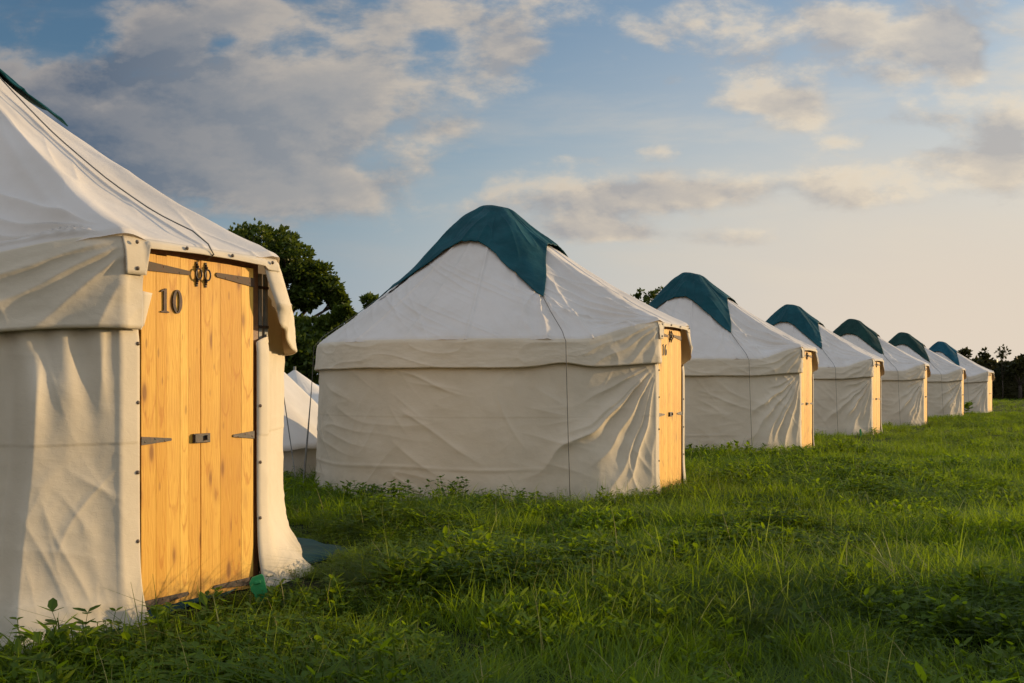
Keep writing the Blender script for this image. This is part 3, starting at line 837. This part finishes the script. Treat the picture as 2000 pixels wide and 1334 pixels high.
# ------------------------------------------------------------------ bell tents behind
def bell_tent(c, rad, h, wall_h, label, ropes, seed, seam=True):
    root = empty("bell_tent", (c[0], c[1], 0)); tag(root, label, "bell tent", "bell tents pitched behind the yurts")
    th = np.linspace(0, 2 * math.pi, 240, endpoint=False); t = np.linspace(0.01, 1, 40)
    TH, T = np.meshgrid(th, t, indexing='ij')
    k = TH * 12 / (2 * math.pi); kd = np.abs(k - np.round(k)) * 2
    r = T * rad * (1 - .015 * np.sin(T * math.pi)) * (1 - .035 * (1 - np.cos(kd * math.pi)) * .5 * T)
    z = h + (wall_h - h) * T - .04 * np.sin(T * math.pi) + .03 * fbm(TH * 6, T * 5, seed, 3) * T + .03 * gn(TH * 8, .3, seed + 2) * ss(T, .85, 1)
    b = MB(); b.grid(np.stack([r * np.cos(TH), r * np.sin(TH), z], -1), closed=True); b.build("tent_roof", M['bell'], root, smooth=True, solid=.004)
    zz = np.linspace(0, 1, 8); TH, Z = np.meshgrid(th, zz, indexing='ij')
    r = rad * .965 * (1 - .03 * (1 - np.cos((np.abs(TH * 12 / (2 * math.pi) - np.round(TH * 12 / (2 * math.pi)))) * 2 * math.pi)) * .5) + .03 * gn(TH * 9, Z * 2, seed + 5) + .05 * (1 - Z)
    b = MB(); b.grid(np.stack([r * np.cos(TH), r * np.sin(TH), Z * (wall_h + .03) - .02], -1), closed=True); b.build("tent_wall", M['bell'], root, smooth=True)
    b = MB(); b.tube([(0, 0, 0), (0, 0, h + .06)], .03, 8); b.build("pole", M['slat'], root)
    for p0, p1 in ropes:
        b = MB(); b.tube([Vector(p0) - root.location, Vector(p1) - root.location], .0065, 5); b.build("guy_rope", M['rope'], root)
    return root


def at(px, py, Y): return ((px - CX) / FPX * Y, Y, HC + (HY - py) / FPX * Y)


bell_tent((-5.3, 15.4), 3.1, 3.5, .40, "larger white bell tent between yurts 10 and 16 with two dark guy ropes",
          [(at(545, 712, 13.6), at(577, 930, 12.0)), (at(608, 765, 14.2), at(590, 962, 12.0))], 70)
bell_tent((-4.85, 24.0), 1.9, 1.60, .35, "small white tent peak just showing behind the larger bell tent", [], 80)


# ------------------------------------------------------------------ pegs
def tent_peg(p, h, w, tilt, label):
    root = empty("tent_peg", p); root.rotation_euler = (tilt, R_(-6), R_(-72)); tag(root, label, "tent peg", "green plastic pegs in the grass")
    b = MB()
    out = [(-w * .30, 0), (w * .34, 0), (w * .46, h * .35), (w * .50, h * .93), (w * .40, h), (-w * .22, h * .985), (-w * .48, h * .86), (-w * .5, h * .62), (-w * .36, h * .52), (-w * .40, h * .3)]
    b.prism(out[::-1], -.006, .006); b.prism([(-.006, 0), (.006, 0), (.006, h * .9), (-.006, h * .9)], -.022, -.0062)
    b.build("blade", M['plastic'], root, bevel=.003)
    b = MB(); b.box(.0065, .022, -w * .2, w * .2, h * .78, h * .86); b.build("hook", M['plastic'], root, bevel=.003)
    return root


p = at(517, 1205, 5.85); tent_peg((p[0], p[1], -.02), .20, .085, R_(14), "bright green plastic peg in the grass by the door of yurt 10")
p = at(1682, 858, 25.4); tent_peg((p[0], p[1], 0.0), .21, .06, R_(3), "small green peg in front of the fourth yurt's wall")

# ------------------------------------------------------------------ grass: scattered tufts, one mass
rg = random.Random(77)


def blade(b, x, y, h, w, ang, lean, curl, tint, seg=4, twist=0.0):
    ca, sa = math.cos(ang), math.sin(ang); px, py = -sa, ca
    vs, fs = [], []
    for i in range(seg + 1):
        f = i / seg; o = lean * f * h + curl * f * f * h; zz = h * (f - .38 * curl * f * f)
        ww = w * (1 - f ** 1.6) * .5 + .0003
        cx, cy = x + ca * o, y + sa * o
        tx = px * math.cos(twist * f) + ca * math.sin(twist * f); ty = py * math.cos(twist * f) + sa * math.sin(twist * f)
        vs += [(cx - tx * ww, cy - ty * ww, zz), (cx + tx * ww, cy + ty * ww, zz)]
        if i: fs.append((2 * i - 2, 2 * i - 1, 2 * i + 1, 2 * i))
    b.add(vs, fs, tint)


def leaflet(b, p, d, up, ln, wd, tint):
    d = d.normalized(); s = d.cross(up).normalized()
    u2 = s.cross(d).normalized()
    pts = [p, p + d * ln * .35 + s * wd * .5 + u2 * wd * .10, p + d * ln * .75 + s * wd * .42 + u2 * wd * .05, p + d * ln, p + d * ln * .75 - s * wd * .42 + u2 * wd * .05, p + d * ln * .35 - s * wd * .5 + u2 * wd * .10, p + d * ln * .55]
    b.add(pts, [(0, 1, 6), (1, 2, 6), (2, 3, 6), (3, 4, 6), (4, 5, 6), (5, 0, 6)], tint)


def clover(b, x, y, h, r, size):
    a = r.uniform(0, 6.28); lx, ly = math.cos(a) * .25 * h, math.sin(a) * .25 * h
    top = Vector((x + lx, y + ly, h)); t = r.random() * .9
    b.tube([(x, y, 0), (x + lx * .4, y + ly * .4, h * .55), top], .0013, 3, t, cap=False)
    for k in range(3):
        g = a + k * 2.09 + r.uniform(-.2, .2)
        d = Vector((math.cos(g), math.sin(g), r.uniform(.0, .45)))
        leaflet(b, top, d, Vector((0, 0, 1)), size * r.uniform(.85, 1.15), size * .62, t)


protos = []
for kind in range(11):
    b = MB(); r = random.Random(500 + kind)
    if kind < 6:                                    # tufts of blades, wind-bent one way and another
        base_a = r.uniform(0, 6.28); spread = [.15, .15, .16, .13, .17, .14][kind]
        for q in range(42):
            rad = spread * math.sqrt(r.random()); a = r.uniform(0, 6.28)
            h = r.uniform(.06, .18) * (1.15 if kind in (2, 4) else .9)
            t = r.random() * .9
            if r.random() < .025: t = 1.0
            blade(b, rad * math.cos(a), rad * math.sin(a), h, r.uniform(.0032, .0062), base_a + r.gauss(0, .9), r.uniform(.05, .5), r.uniform(.1, 1.1), t, 4, r.uniform(-.8, .8))
    elif kind == 6:                                 # flattened grass
        base_a = r.uniform(0, 6.28)
        for q in range(30):
            a = r.uniform(0, 6.28); rad = .15 * math.sqrt(r.random())
            blade(b, rad * math.cos(a), rad * math.sin(a), r.uniform(.12, .22), r.uniform(.0035, .006), base_a + r.gauss(0, .5), r.uniform(.6, 1.1), r.uniform(.8, 1.5), r.random() * .9, 4)
    elif kind in (7, 8):                            # clover and small broad leaves
        for q in range(20):
            a = r.uniform(0, 6.28); rad = .15 * math.sqrt(r.random())
            clover(b, rad * math.cos(a), rad * math.sin(a), r.uniform(.05, .15), r, r.uniform(.018, .034))
    elif kind == 10:                                # broad leaves, nettle and dock
        for q in range(9):
            a = r.uniform(0, 6.28); rad = .13 * math.sqrt(r.random()); x, y = rad * math.cos(a), rad * math.sin(a); h = r.uniform(.06, .17); t = r.random() * .9
            b.tube([(x, y, 0), (x * 1.1, y * 1.1, h)], .0016, 3, t, cap=False)
            for k in range(5):
                g = a + k * 1.25 + r.uniform(-.3, .3); f = r.uniform(.45, 1.0)
                leaflet(b, Vector((x * (1 + .1 * f), y * (1 + .1 * f), h * f)), Vector((math.cos(g), math.sin(g), r.uniform(.1, .8))), Vector((0, 0, 1)), r.uniform(.03, .06), r.uniform(.014, .026), t)
    else:                                           # thin stalks, some dry
        for q in range(9):
            a = r.uniform(0, 6.28); rad = .14 * math.sqrt(r.random())
            blade(b, rad * math.cos(a), rad * math.sin(a), r.uniform(.14, .25), r.uniform(.0022, .0036), r.uniform(0, 6.28), r.uniform(.1, .6), r.uniform(.1, .6), 1.0 if r.random() < .12 else r.random() * .8, 5)
    protos.append(b)

BELL = [(-5.3, 15.4, 3.12), (-4.85, 24.0, 1.95)]


def scatter(n, y0, y1, smin, smax, margin, hf):
    """tufts over the meadow between two distances, kept out of the tents"""
    rs = np.random.RandomState(int(y0 * 13 + n % 97))
    Y = np.sqrt(rs.uniform(y0 * y0, y1 * y1, n)); half = Y * (1000 / FPX) + margin
    X = rs.uniform(-1, 1, n) * half
    ok = np.ones(n, bool)
    for i, (cx, cy) in enumerate(YC):
        ok &= np.hypot(X - cx, Y - cy) > (2.29 if i == 0 else 2.22)
    for cx, cy, rr in BELL: ok &= np.hypot(X - cx, Y - cy) > rr
    # the groundsheet of yurt 10 presses the grass down on either side of the door
    a10 = np.arctan2(Y - c10[1], X - c10[0]); d10 = np.hypot(X - c10[0], Y - c10[1])
    ok &= ~((np.abs(a10 + R_(28)) < .23) & (d10 < 2.50))
    ok &= ~((np.abs(a10 - R_(14)) < .14) & (d10 < 2.60)) & ~((np.abs(a10 + R_(60)) < .40) & (d10 < 2.60))
    # tufts gather in clumps with darker gaps between
    ok &= rs.rand(n) < .55 + 1.3 * gn(X * 3.1, Y * 3.1, 97) + .5 * gn(X * 1.2, Y * 1.2, 98)
    X = X[ok]; Y = Y[ok]; n = len(X)
    h = 1.0 + .75 * gn(X * .55, Y * .55, 91) + .8 * gn(X * 2.3, Y * 2.3, 92)
    S = rs.uniform(smin, smax, n) * (1 + .55 * gn(X * 3.1, Y * 3.1, 97)) * np.clip(h, .4, 1.7) * hf
    near = np.ones(n)
    for cx, cy in YC: near = np.minimum(near, ss(np.hypot(X - cx, Y - cy), 2.2, 3.0))
    dn = np.hypot(X - c10[0], Y - c10[1])
    S = S * (1 - .08 * (1 - near) * (Y > 9)) * (1 - .6 * (1 - ss(dn, 2.5, 3.3)))
    cl = gn(X * .35, Y * .35, 93) + .3 * gn(X * 1.7, Y * 1.7, 94)
    idx = rs.randint(0, 6, n)
    idx = np.where((cl > .05) & (rs.rand(n) < .6), 7 + (rs.rand(n) > .5), idx)
    idx = np.where((near < .7) & (rs.rand(n) < .30), 7 + (rs.rand(n) > .5), idx)
    flat = gn(X * .8, Y * .8, 95)
    idx = np.where((flat > .2) & (rs.rand(n) < .7), 6, idx)
    idx = np.where(rs.rand(n) < .08, 9, idx)
    idx = np.where((gn(X * 1.1, Y * 1.1, 96) > .14) & (rs.rand(n) < .26) | (rs.rand(n) < .03), 10, idx)
    rot = np.stack([rs.normal(0, .10, n), rs.normal(0, .10, n), rs.uniform(0, 6.28, n)], -1)
    # blades lean with the wind in drifts
    return np.stack([X, Y, ground_z(X, Y) - .01], -1), rot, S, idx


parts = [scatter(16000, 3.2, 9.0, .75, 1.25, 1.2, 1.05), scatter(30000, 9.0, 20.0, .85, 1.45, 2.5, .93),
         scatter(44000, 20.0, 48.0, 1.1, 1.9, 4.0, .57), scatter(46000, 48.0, 125.0, 1.9, 2.7, 6.0, .36)]
PT = np.concatenate([p_[0] for p_ in parts]); RT = np.concatenate([p_[1] for p_ in parts])
SCL = np.concatenate([p_[2] for p_ in parts]); IDX = np.concatenate([p_[3] for p_ in parts])


def build_grass():
    V, F, C, PI = [], [], [], []
    for k, b in enumerate(protos):
        o = len(V); V += b.v; F += [tuple(o + i for i in f) for f in b.f]; C += b.c; PI += [k] * len(b.f)
    nb = len(V); n = len(PT)
    me = bpy.data.meshes.new("grass"); me.from_pydata(V + PT.tolist(), [], F); me.update()

    def attr(name, typ, dom, vals, key='value'):
        a = me.attributes.new(name, typ, dom); a.data.foreach_set(key, np.ascontiguousarray(vals).ravel())
    attr("tint", 'FLOAT', 'POINT', np.concatenate([np.array(C, np.float32), np.zeros(n, np.float32)]))
    attr("is_pt", 'BOOLEAN', 'POINT', np.concatenate([np.zeros(nb, bool), np.ones(n, bool)]))
    attr("rot", 'FLOAT_VECTOR', 'POINT', np.concatenate([np.zeros((nb, 3)), RT]).astype(np.float32), 'vector')
    attr("scl", 'FLOAT', 'POINT', np.concatenate([np.ones(nb), SCL]).astype(np.float32))
    attr("pidx", 'INT', 'POINT', np.concatenate([np.zeros(nb), IDX]).astype(np.int32))
    attr("proto", 'INT', 'FACE', np.array(PI, np.int32))
    me.materials.append(M['grass'])
    o = bpy.data.objects.new("grass", me); col.objects.link(o)
    tag(o, "long green meadow grass mixed with clover", "grass", kind='stuff')
    g = bpy.data.node_groups.new("grass_scatter", 'GeometryNodeTree')
    g.interface.new_socket("Geometry", in_out='INPUT', socket_type='NodeSocketGeometry')
    g.interface.new_socket("Geometry", in_out='OUTPUT', socket_type='NodeSocketGeometry')
    nin = g.nodes.new('NodeGroupInput'); nout = g.nodes.new('NodeGroupOutput')

    def named(nm, dt):
        q = g.nodes.new('GeometryNodeInputNamedAttribute'); q.data_type = dt; q.inputs[0].default_value = nm
        return next(s for s in q.outputs if s.enabled)
    sep = g.nodes.new('GeometryNodeSeparateGeometry'); sep.domain = 'POINT'
    g.links.new(nin.outputs[0], sep.inputs[0]); g.links.new(named("is_pt", 'BOOLEAN'), sep.inputs['Selection'])
    spl = g.nodes.new('GeometryNodeSplitToInstances'); spl.domain = 'FACE'
    g.links.new(sep.outputs['Inverted'], spl.inputs['Geometry']); g.links.new(named("proto", 'INT'), spl.inputs['Group ID'])
    iop = g.nodes.new('GeometryNodeInstanceOnPoints')
    g.links.new(sep.outputs['Selection'], iop.inputs['Points']); g.links.new(spl.outputs['Instances'], iop.inputs['Instance'])
    iop.inputs['Pick Instance'].default_value = True
    g.links.new(named("pidx", 'INT'), iop.inputs['Instance Index'])
    g.links.new(named("rot", 'FLOAT_VECTOR'), iop.inputs['Rotation']); g.links.new(named("scl", 'FLOAT'), iop.inputs['Scale'])
    g.links.new(iop.outputs[0], nout.inputs[0])
    md = o.modifiers.new("scatter", 'NODES'); md.node_group = g


build_grass()


# ------------------------------------------------------------------ taller weeds one can tell apart
def weed(px, py, Y, h, n, label, seed, size=.05):
    r = random.Random(seed); p = at(px, py, Y)
    root = empty("weed", (p[0], p[1], float(ground_z(p[0], p[1])))); tag(root, label, "weed", "tall weeds standing out of the grass")
    st = MB(); lv = MB()
    for k in range(n):
        a = r.uniform(0, 6.28); o = r.uniform(.0, .05 if n < 8 else .16); hh = h * r.uniform(.6, 1.0); ln = r.uniform(.05, .3) * hh
        x0, y0 = o * math.cos(a), o * math.sin(a); x1, y1 = x0 + ln * math.cos(a), y0 + ln * math.sin(a)
        pts = [(x0, y0, -.01), (x0 + (x1 - x0) * .3, y0 + (y1 - y0) * .3, hh * .5), (x1, y1, hh)]
        st.tube(pts, [.0025, .002, .0013], 4, r.random() * .8, cap=False)
        for f in (.55, .8, 1.0):
            q = Vector(pts[1]).lerp(Vector(pts[2]), (f - .5) * 2)
            for j in range(3):
                g = r.uniform(0, 6.28) if f < 1 else a + j * 2.1
                leaflet(lv, q, Vector((math.cos(g), math.sin(g), r.uniform(.1, .7))), Vector((0, 0, 1)), size * r.uniform(.7, 1.2), size * .5, r.random() * .9)
    st.build("stem", M['weed'], root, smooth=True); lv.build("leaves", M['weed'], root)
    return root


weed(140, 1290, 4.75, .30, 2, "two-leaved seedling in front of the canvas at the left edge", 1, .085)
weed(330, 1222, 5.35, .14, 4, "leafy weed below the left leaf of the door of yurt 10", 2, .05)
weed(412, 1206, 5.6, .17, 3, "leafy weed below the right leaf of the door of yurt 10", 3, .05)
weed(690, 985, 10.75, .24, 12, "bushy weed at the left foot of yurt 16", 4, .06)
weed(800, 990, 10.6, .26, 14, "bushy weed before the wall of yurt 16, left of its middle", 5, .06)
weed(880, 990, 10.55, .30, 14, "tallest bushy weed before the middle of yurt 16", 6, .06)
weed(740, 990, 10.65, .22, 12, "low weed between two taller ones at the foot of yurt 16", 7, .06)
weed(1010, 985, 10.6, .20, 10, "weed at the foot of yurt 16, left of its guy rope", 8, .05)
weed(1890, 806, 45.5, .55, 4, "broad-leaved weed at the foot of the farthest yurt", 9, .28)


# ------------------------------------------------------------------ trees and hedge
def leaf_cloud(b, rnd_, c, rad, n, size, squash=.85):
    """leaf sprays through an uneven ball: denser near its skin, gathered into tufts"""
    tufts = max(8, n // 22)
    for k in range(tufts):
        while True:
            d = Vector((rnd_.gauss(0, 1), rnd_.gauss(0, 1), rnd_.gauss(0, 1)))
            if d.length > .1: break
        d.normalize(); rr = rad * (.45 + .6 * rnd_.random() ** .6)
        tc = Vector(c) + Vector((d.x * rr, d.y * rr, d.z * rr * squash)); tr = rad * rnd_.uniform(.12, .26)
        for q in range(n // tufts):
            o = Vector((rnd_.gauss(0, .5), rnd_.gauss(0, .5), rnd_.gauss(0, .4))) * tr
            p_ = tc + o; dd = (o + d * tr * .5 + Vector((rnd_.gauss(0, .3), rnd_.gauss(0, .3), rnd_.gauss(0, .3))) * tr)
            if dd.length < 1e-4: continue
            dd.normalize(); s = dd.cross(Vector((rnd_.gauss(0, 1), rnd_.gauss(0, 1), rnd_.gauss(0, 1))))
            if s.length < 1e-3: continue
            s.normalize(); L_ = size * rnd_.uniform(.7, 1.4); W_ = L_ * .32
            b.add([p_, p_ + dd * L_ * .5 + s * W_, p_ + dd * L_, p_ + dd * L_ * .5 - s * W_], [(0, 1, 2, 3)], rnd_.random() * .9)


def tree(name, label, cat, base, lobes, size, n_per, seed, trunk_r=.3, mat='tree', group="trees beyond the tents", squash=.85):
    """lobes: (x, y, z, radius) relative to the base"""
    r = random.Random(seed); root = empty(name, base); tag(root, label, cat, group)
    tb = MB(); top = max(l[2] for l in lobes); fork = Vector((0, 0, top * .38))
    tb.tube([(0, 0, -.2), (.05, 0, top * .2), fork], [trunk_r, trunk_r * .8, trunk_r * .65], 10)
    for (x, y, z, rad) in lobes:
        e = Vector((x, y, z)); mid = fork.lerp(e, .5) + Vector((r.uniform(-.3, .3), r.uniform(-.3, .3), -.15 * rad))
        tb.tube([fork * .97, mid, e], [trunk_r * .5, trunk_r * .28, trunk_r * .08], 7)
        for q in range(5):
            d = Vector((r.gauss(0, 1), r.gauss(0, 1), r.gauss(.3, 1))).normalized()
            tb.tube([mid.lerp(e, .6), mid.lerp(e, .8) + d * rad * .4, e + d * rad * .85], [trunk_r * .14, trunk_r * .09, trunk_r * .03], 5)
    tb.build("trunk", M['bark'], root, smooth=True)
    lb = MB()
    for (x, y, z, rad) in lobes: leaf_cloud(lb, r, (x, y, z), rad, int(n_per * max(.3, rad * rad / 3.2)), size, squash)
    lb.build("crown", M[mat], root)
    return root


def lobes_px(lst, Y, base, seed):
    r = random.Random(seed); o = []
    for px, py, rp in lst:
        p_ = at(px, py, Y); o.append((p_[0] - base[0], r.uniform(-1, 1) * rp / FPX * Y * .8, p_[2], rp / FPX * Y))
    return o


Yt = 58; bp = (at(500, 756, Yt)[0], Yt, 0)
tree("oak_tree", "tall dark oak tree rising behind yurt 10 and the bell tents", "tree", bp,
     lobes_px([(500, 488, 48), (545, 482, 38), (455, 490, 45), (575, 515, 40), (612, 540, 34), (640, 562, 26), (660, 590, 16), (555, 555, 48), (600, 580, 26),
               (500, 560, 55), (420, 540, 55), (370, 590, 55), (450, 620, 60), (530, 610, 40)], Yt, bp, 1), .24, 4600, 21, .42)
Yt = 50; bp = (at(585, 756, Yt)[0], Yt, 0)
tree("field_tree", "low dark tree filling the gap between yurt 10 and yurt 16", "tree", bp,
     lobes_px([(600, 650, 34), (560, 650, 34), (575, 690, 50), (620, 700, 50), (640, 640, 24), (672, 612, 15), (655, 660, 34), (540, 690, 45), (690, 700, 45)], Yt, bp, 2), .22, 4600, 22, .25)
Yt = 54; bp = (at(730, 756, Yt)[0], Yt, 0)
tree("field_tree", "tree whose tip just shows over the left slope of the roof of yurt 16", "tree", bp,
     lobes_px([(722, 590, 14), (740, 620, 30), (720, 660, 40), (760, 680, 40)], Yt, bp, 3), .2, 2200, 23, .2)
Yt = 70; bp = (at(1275, 756, Yt)[0], Yt, 0)
tree("field_tree", "thin-leaved tree showing between the roofs of yurt 16 and the next yurt", "tree", bp,
     lobes_px([(1262, 576, 17), (1246, 590, 16), (1288, 578, 18), (1272, 600, 24), (1300, 610, 26), (1260, 660, 34)], Yt, bp, 4), .20, 620, 24, .20, squash=.8)
Yh = 104
bp = (at(1888, 756, Yh)[0], Yh, 0)
tree("field_tree", "small dark tree poking up right behind the farthest yurt", "tree", bp, lobes_px([(1881, 688, 4), (1890, 685, 4), (1889, 694, 5), (1886, 708, 9), (1890, 730, 14)], Yh, bp, 5), .34, 200, 25, .08, mat='hedge')
bp = (at(1926, 756, Yh)[0], Yh, 0)
tree("field_tree", "narrow pointed young tree standing in the far hedge, right of the farthest yurt", "tree", bp, lobes_px([(1926, 690, 4), (1923, 698, 6), (1930, 704, 6), (1926, 714, 9), (1936, 716, 6), (1916, 716, 6)], Yh, bp, 6), .34, 170, 26, .08, mat='hedge', squash=1.7)
bp = (at(1958, 756, Yh)[0], Yh, 0)
tree("field_tree", "spindly young tree on a thin bare stem above the far hedge", "tree", bp, lobes_px([(1957, 684, 5), (1963, 688, 4.5), (1952, 690, 4.5), (1958, 694, 4)], Yh, bp, 7), .28, 120, 27, .06, mat='hedge', squash=1.5)
bp = (at(1992, 756, Yh)[0], Yh, 0)
tree("field_tree", "round-topped tree above the far hedge at the right edge", "tree", bp, lobes_px([(1990, 712, 14), (2004, 708, 14), (1982, 720, 10), (2020, 710, 18)], Yh, bp, 8), .35, 1100, 28, .2, mat='hedge')


bp = (36.6, 20.4, 0)  # stands out of view, added only to darken the nearest grass with its shade
tree("field_tree", "unseen tree added right of the view to throw dappled shade over the nearest grass", "tree", bp,
     [(0, 0, 6.4, 2.0), (-.7, 1.1, 5.2, 1.4), (.6, -1.2, 5.4, 1.6), (0, .2, 8.0, 1.5), (.3, -.8, 4.2, 1.3), (-.2, 1.2, 7.0, 1.2)], .34, 700, 29, .25)


def hedge(x0, x1, Y, h, label, seed):
    r = random.Random(seed); root = empty("hedge", ((x0 + x1) / 2, Y, 0)); tag(root, label, "hedge")
    n = 140; sec = [(-.9, 0), (-1.0, .5), (-.85, .85), (-.4, 1.0), (.4, 1.0), (.85, .85), (1.0, .5), (.9, 0)]
    P = np.zeros((n, len(sec), 3)); xs = np.linspace(x0, x1, n) - root.location.x
    for i in range(n):
        hv = h * (1.0 + .30 * float(gn(np.array(xs[i] * .25), np.array(.3), seed)))
        for j, (yy, zz_) in enumerate(sec): P[i, j] = (xs[i], yy * 1.1 + .3 * float(gn(np.array(xs[i] * .6), np.array(j * .7), seed + 1)), zz_ * hv)
    b = MB(); b.grid(P); b.build("hedge_core", M['hedge'], root, smooth=True)
    b = MB()
    for q in range(int((x1 - x0) * 260)):
        x = r.uniform(x0, x1) - root.location.x; hv = h * (1.0 + .30 * float(gn(np.array(x * .25), np.array(.3), seed)))
        f = r.random(); j = f * 5.2
        a = sec[int(j)]; c_ = sec[int(j) + 1]; t = j - int(j)
        p_ = Vector((x, (a[0] + (c_[0] - a[0]) * t) * 1.2, (a[1] + (c_[1] - a[1]) * t) * hv))
        d = Vector((r.gauss(0, .6), a[0] + r.gauss(0, .4), .3 + a[1] + r.gauss(0, .5))).normalized(); s = d.cross(Vector((r.gauss(0, 1), r.gauss(0, 1), r.gauss(0, 1)))).normalized()
        L_ = r.uniform(.2, .5) * (1.6 if r.random() < .06 else 1); W_ = L_ * .3
        b.add([p_, p_ + d * L_ * .5 + s * W_, p_ + d * L_, p_ + d * L_ * .5 - s * W_], [(0, 1, 2, 3)], r.random() * .9)
    b.build("hedge_leaves", M['hedge'], root)
    return root


hedge(26, 82, 108, 3.7, "long dark hedge across the far side of the meadow behind the farthest yurt", 31)
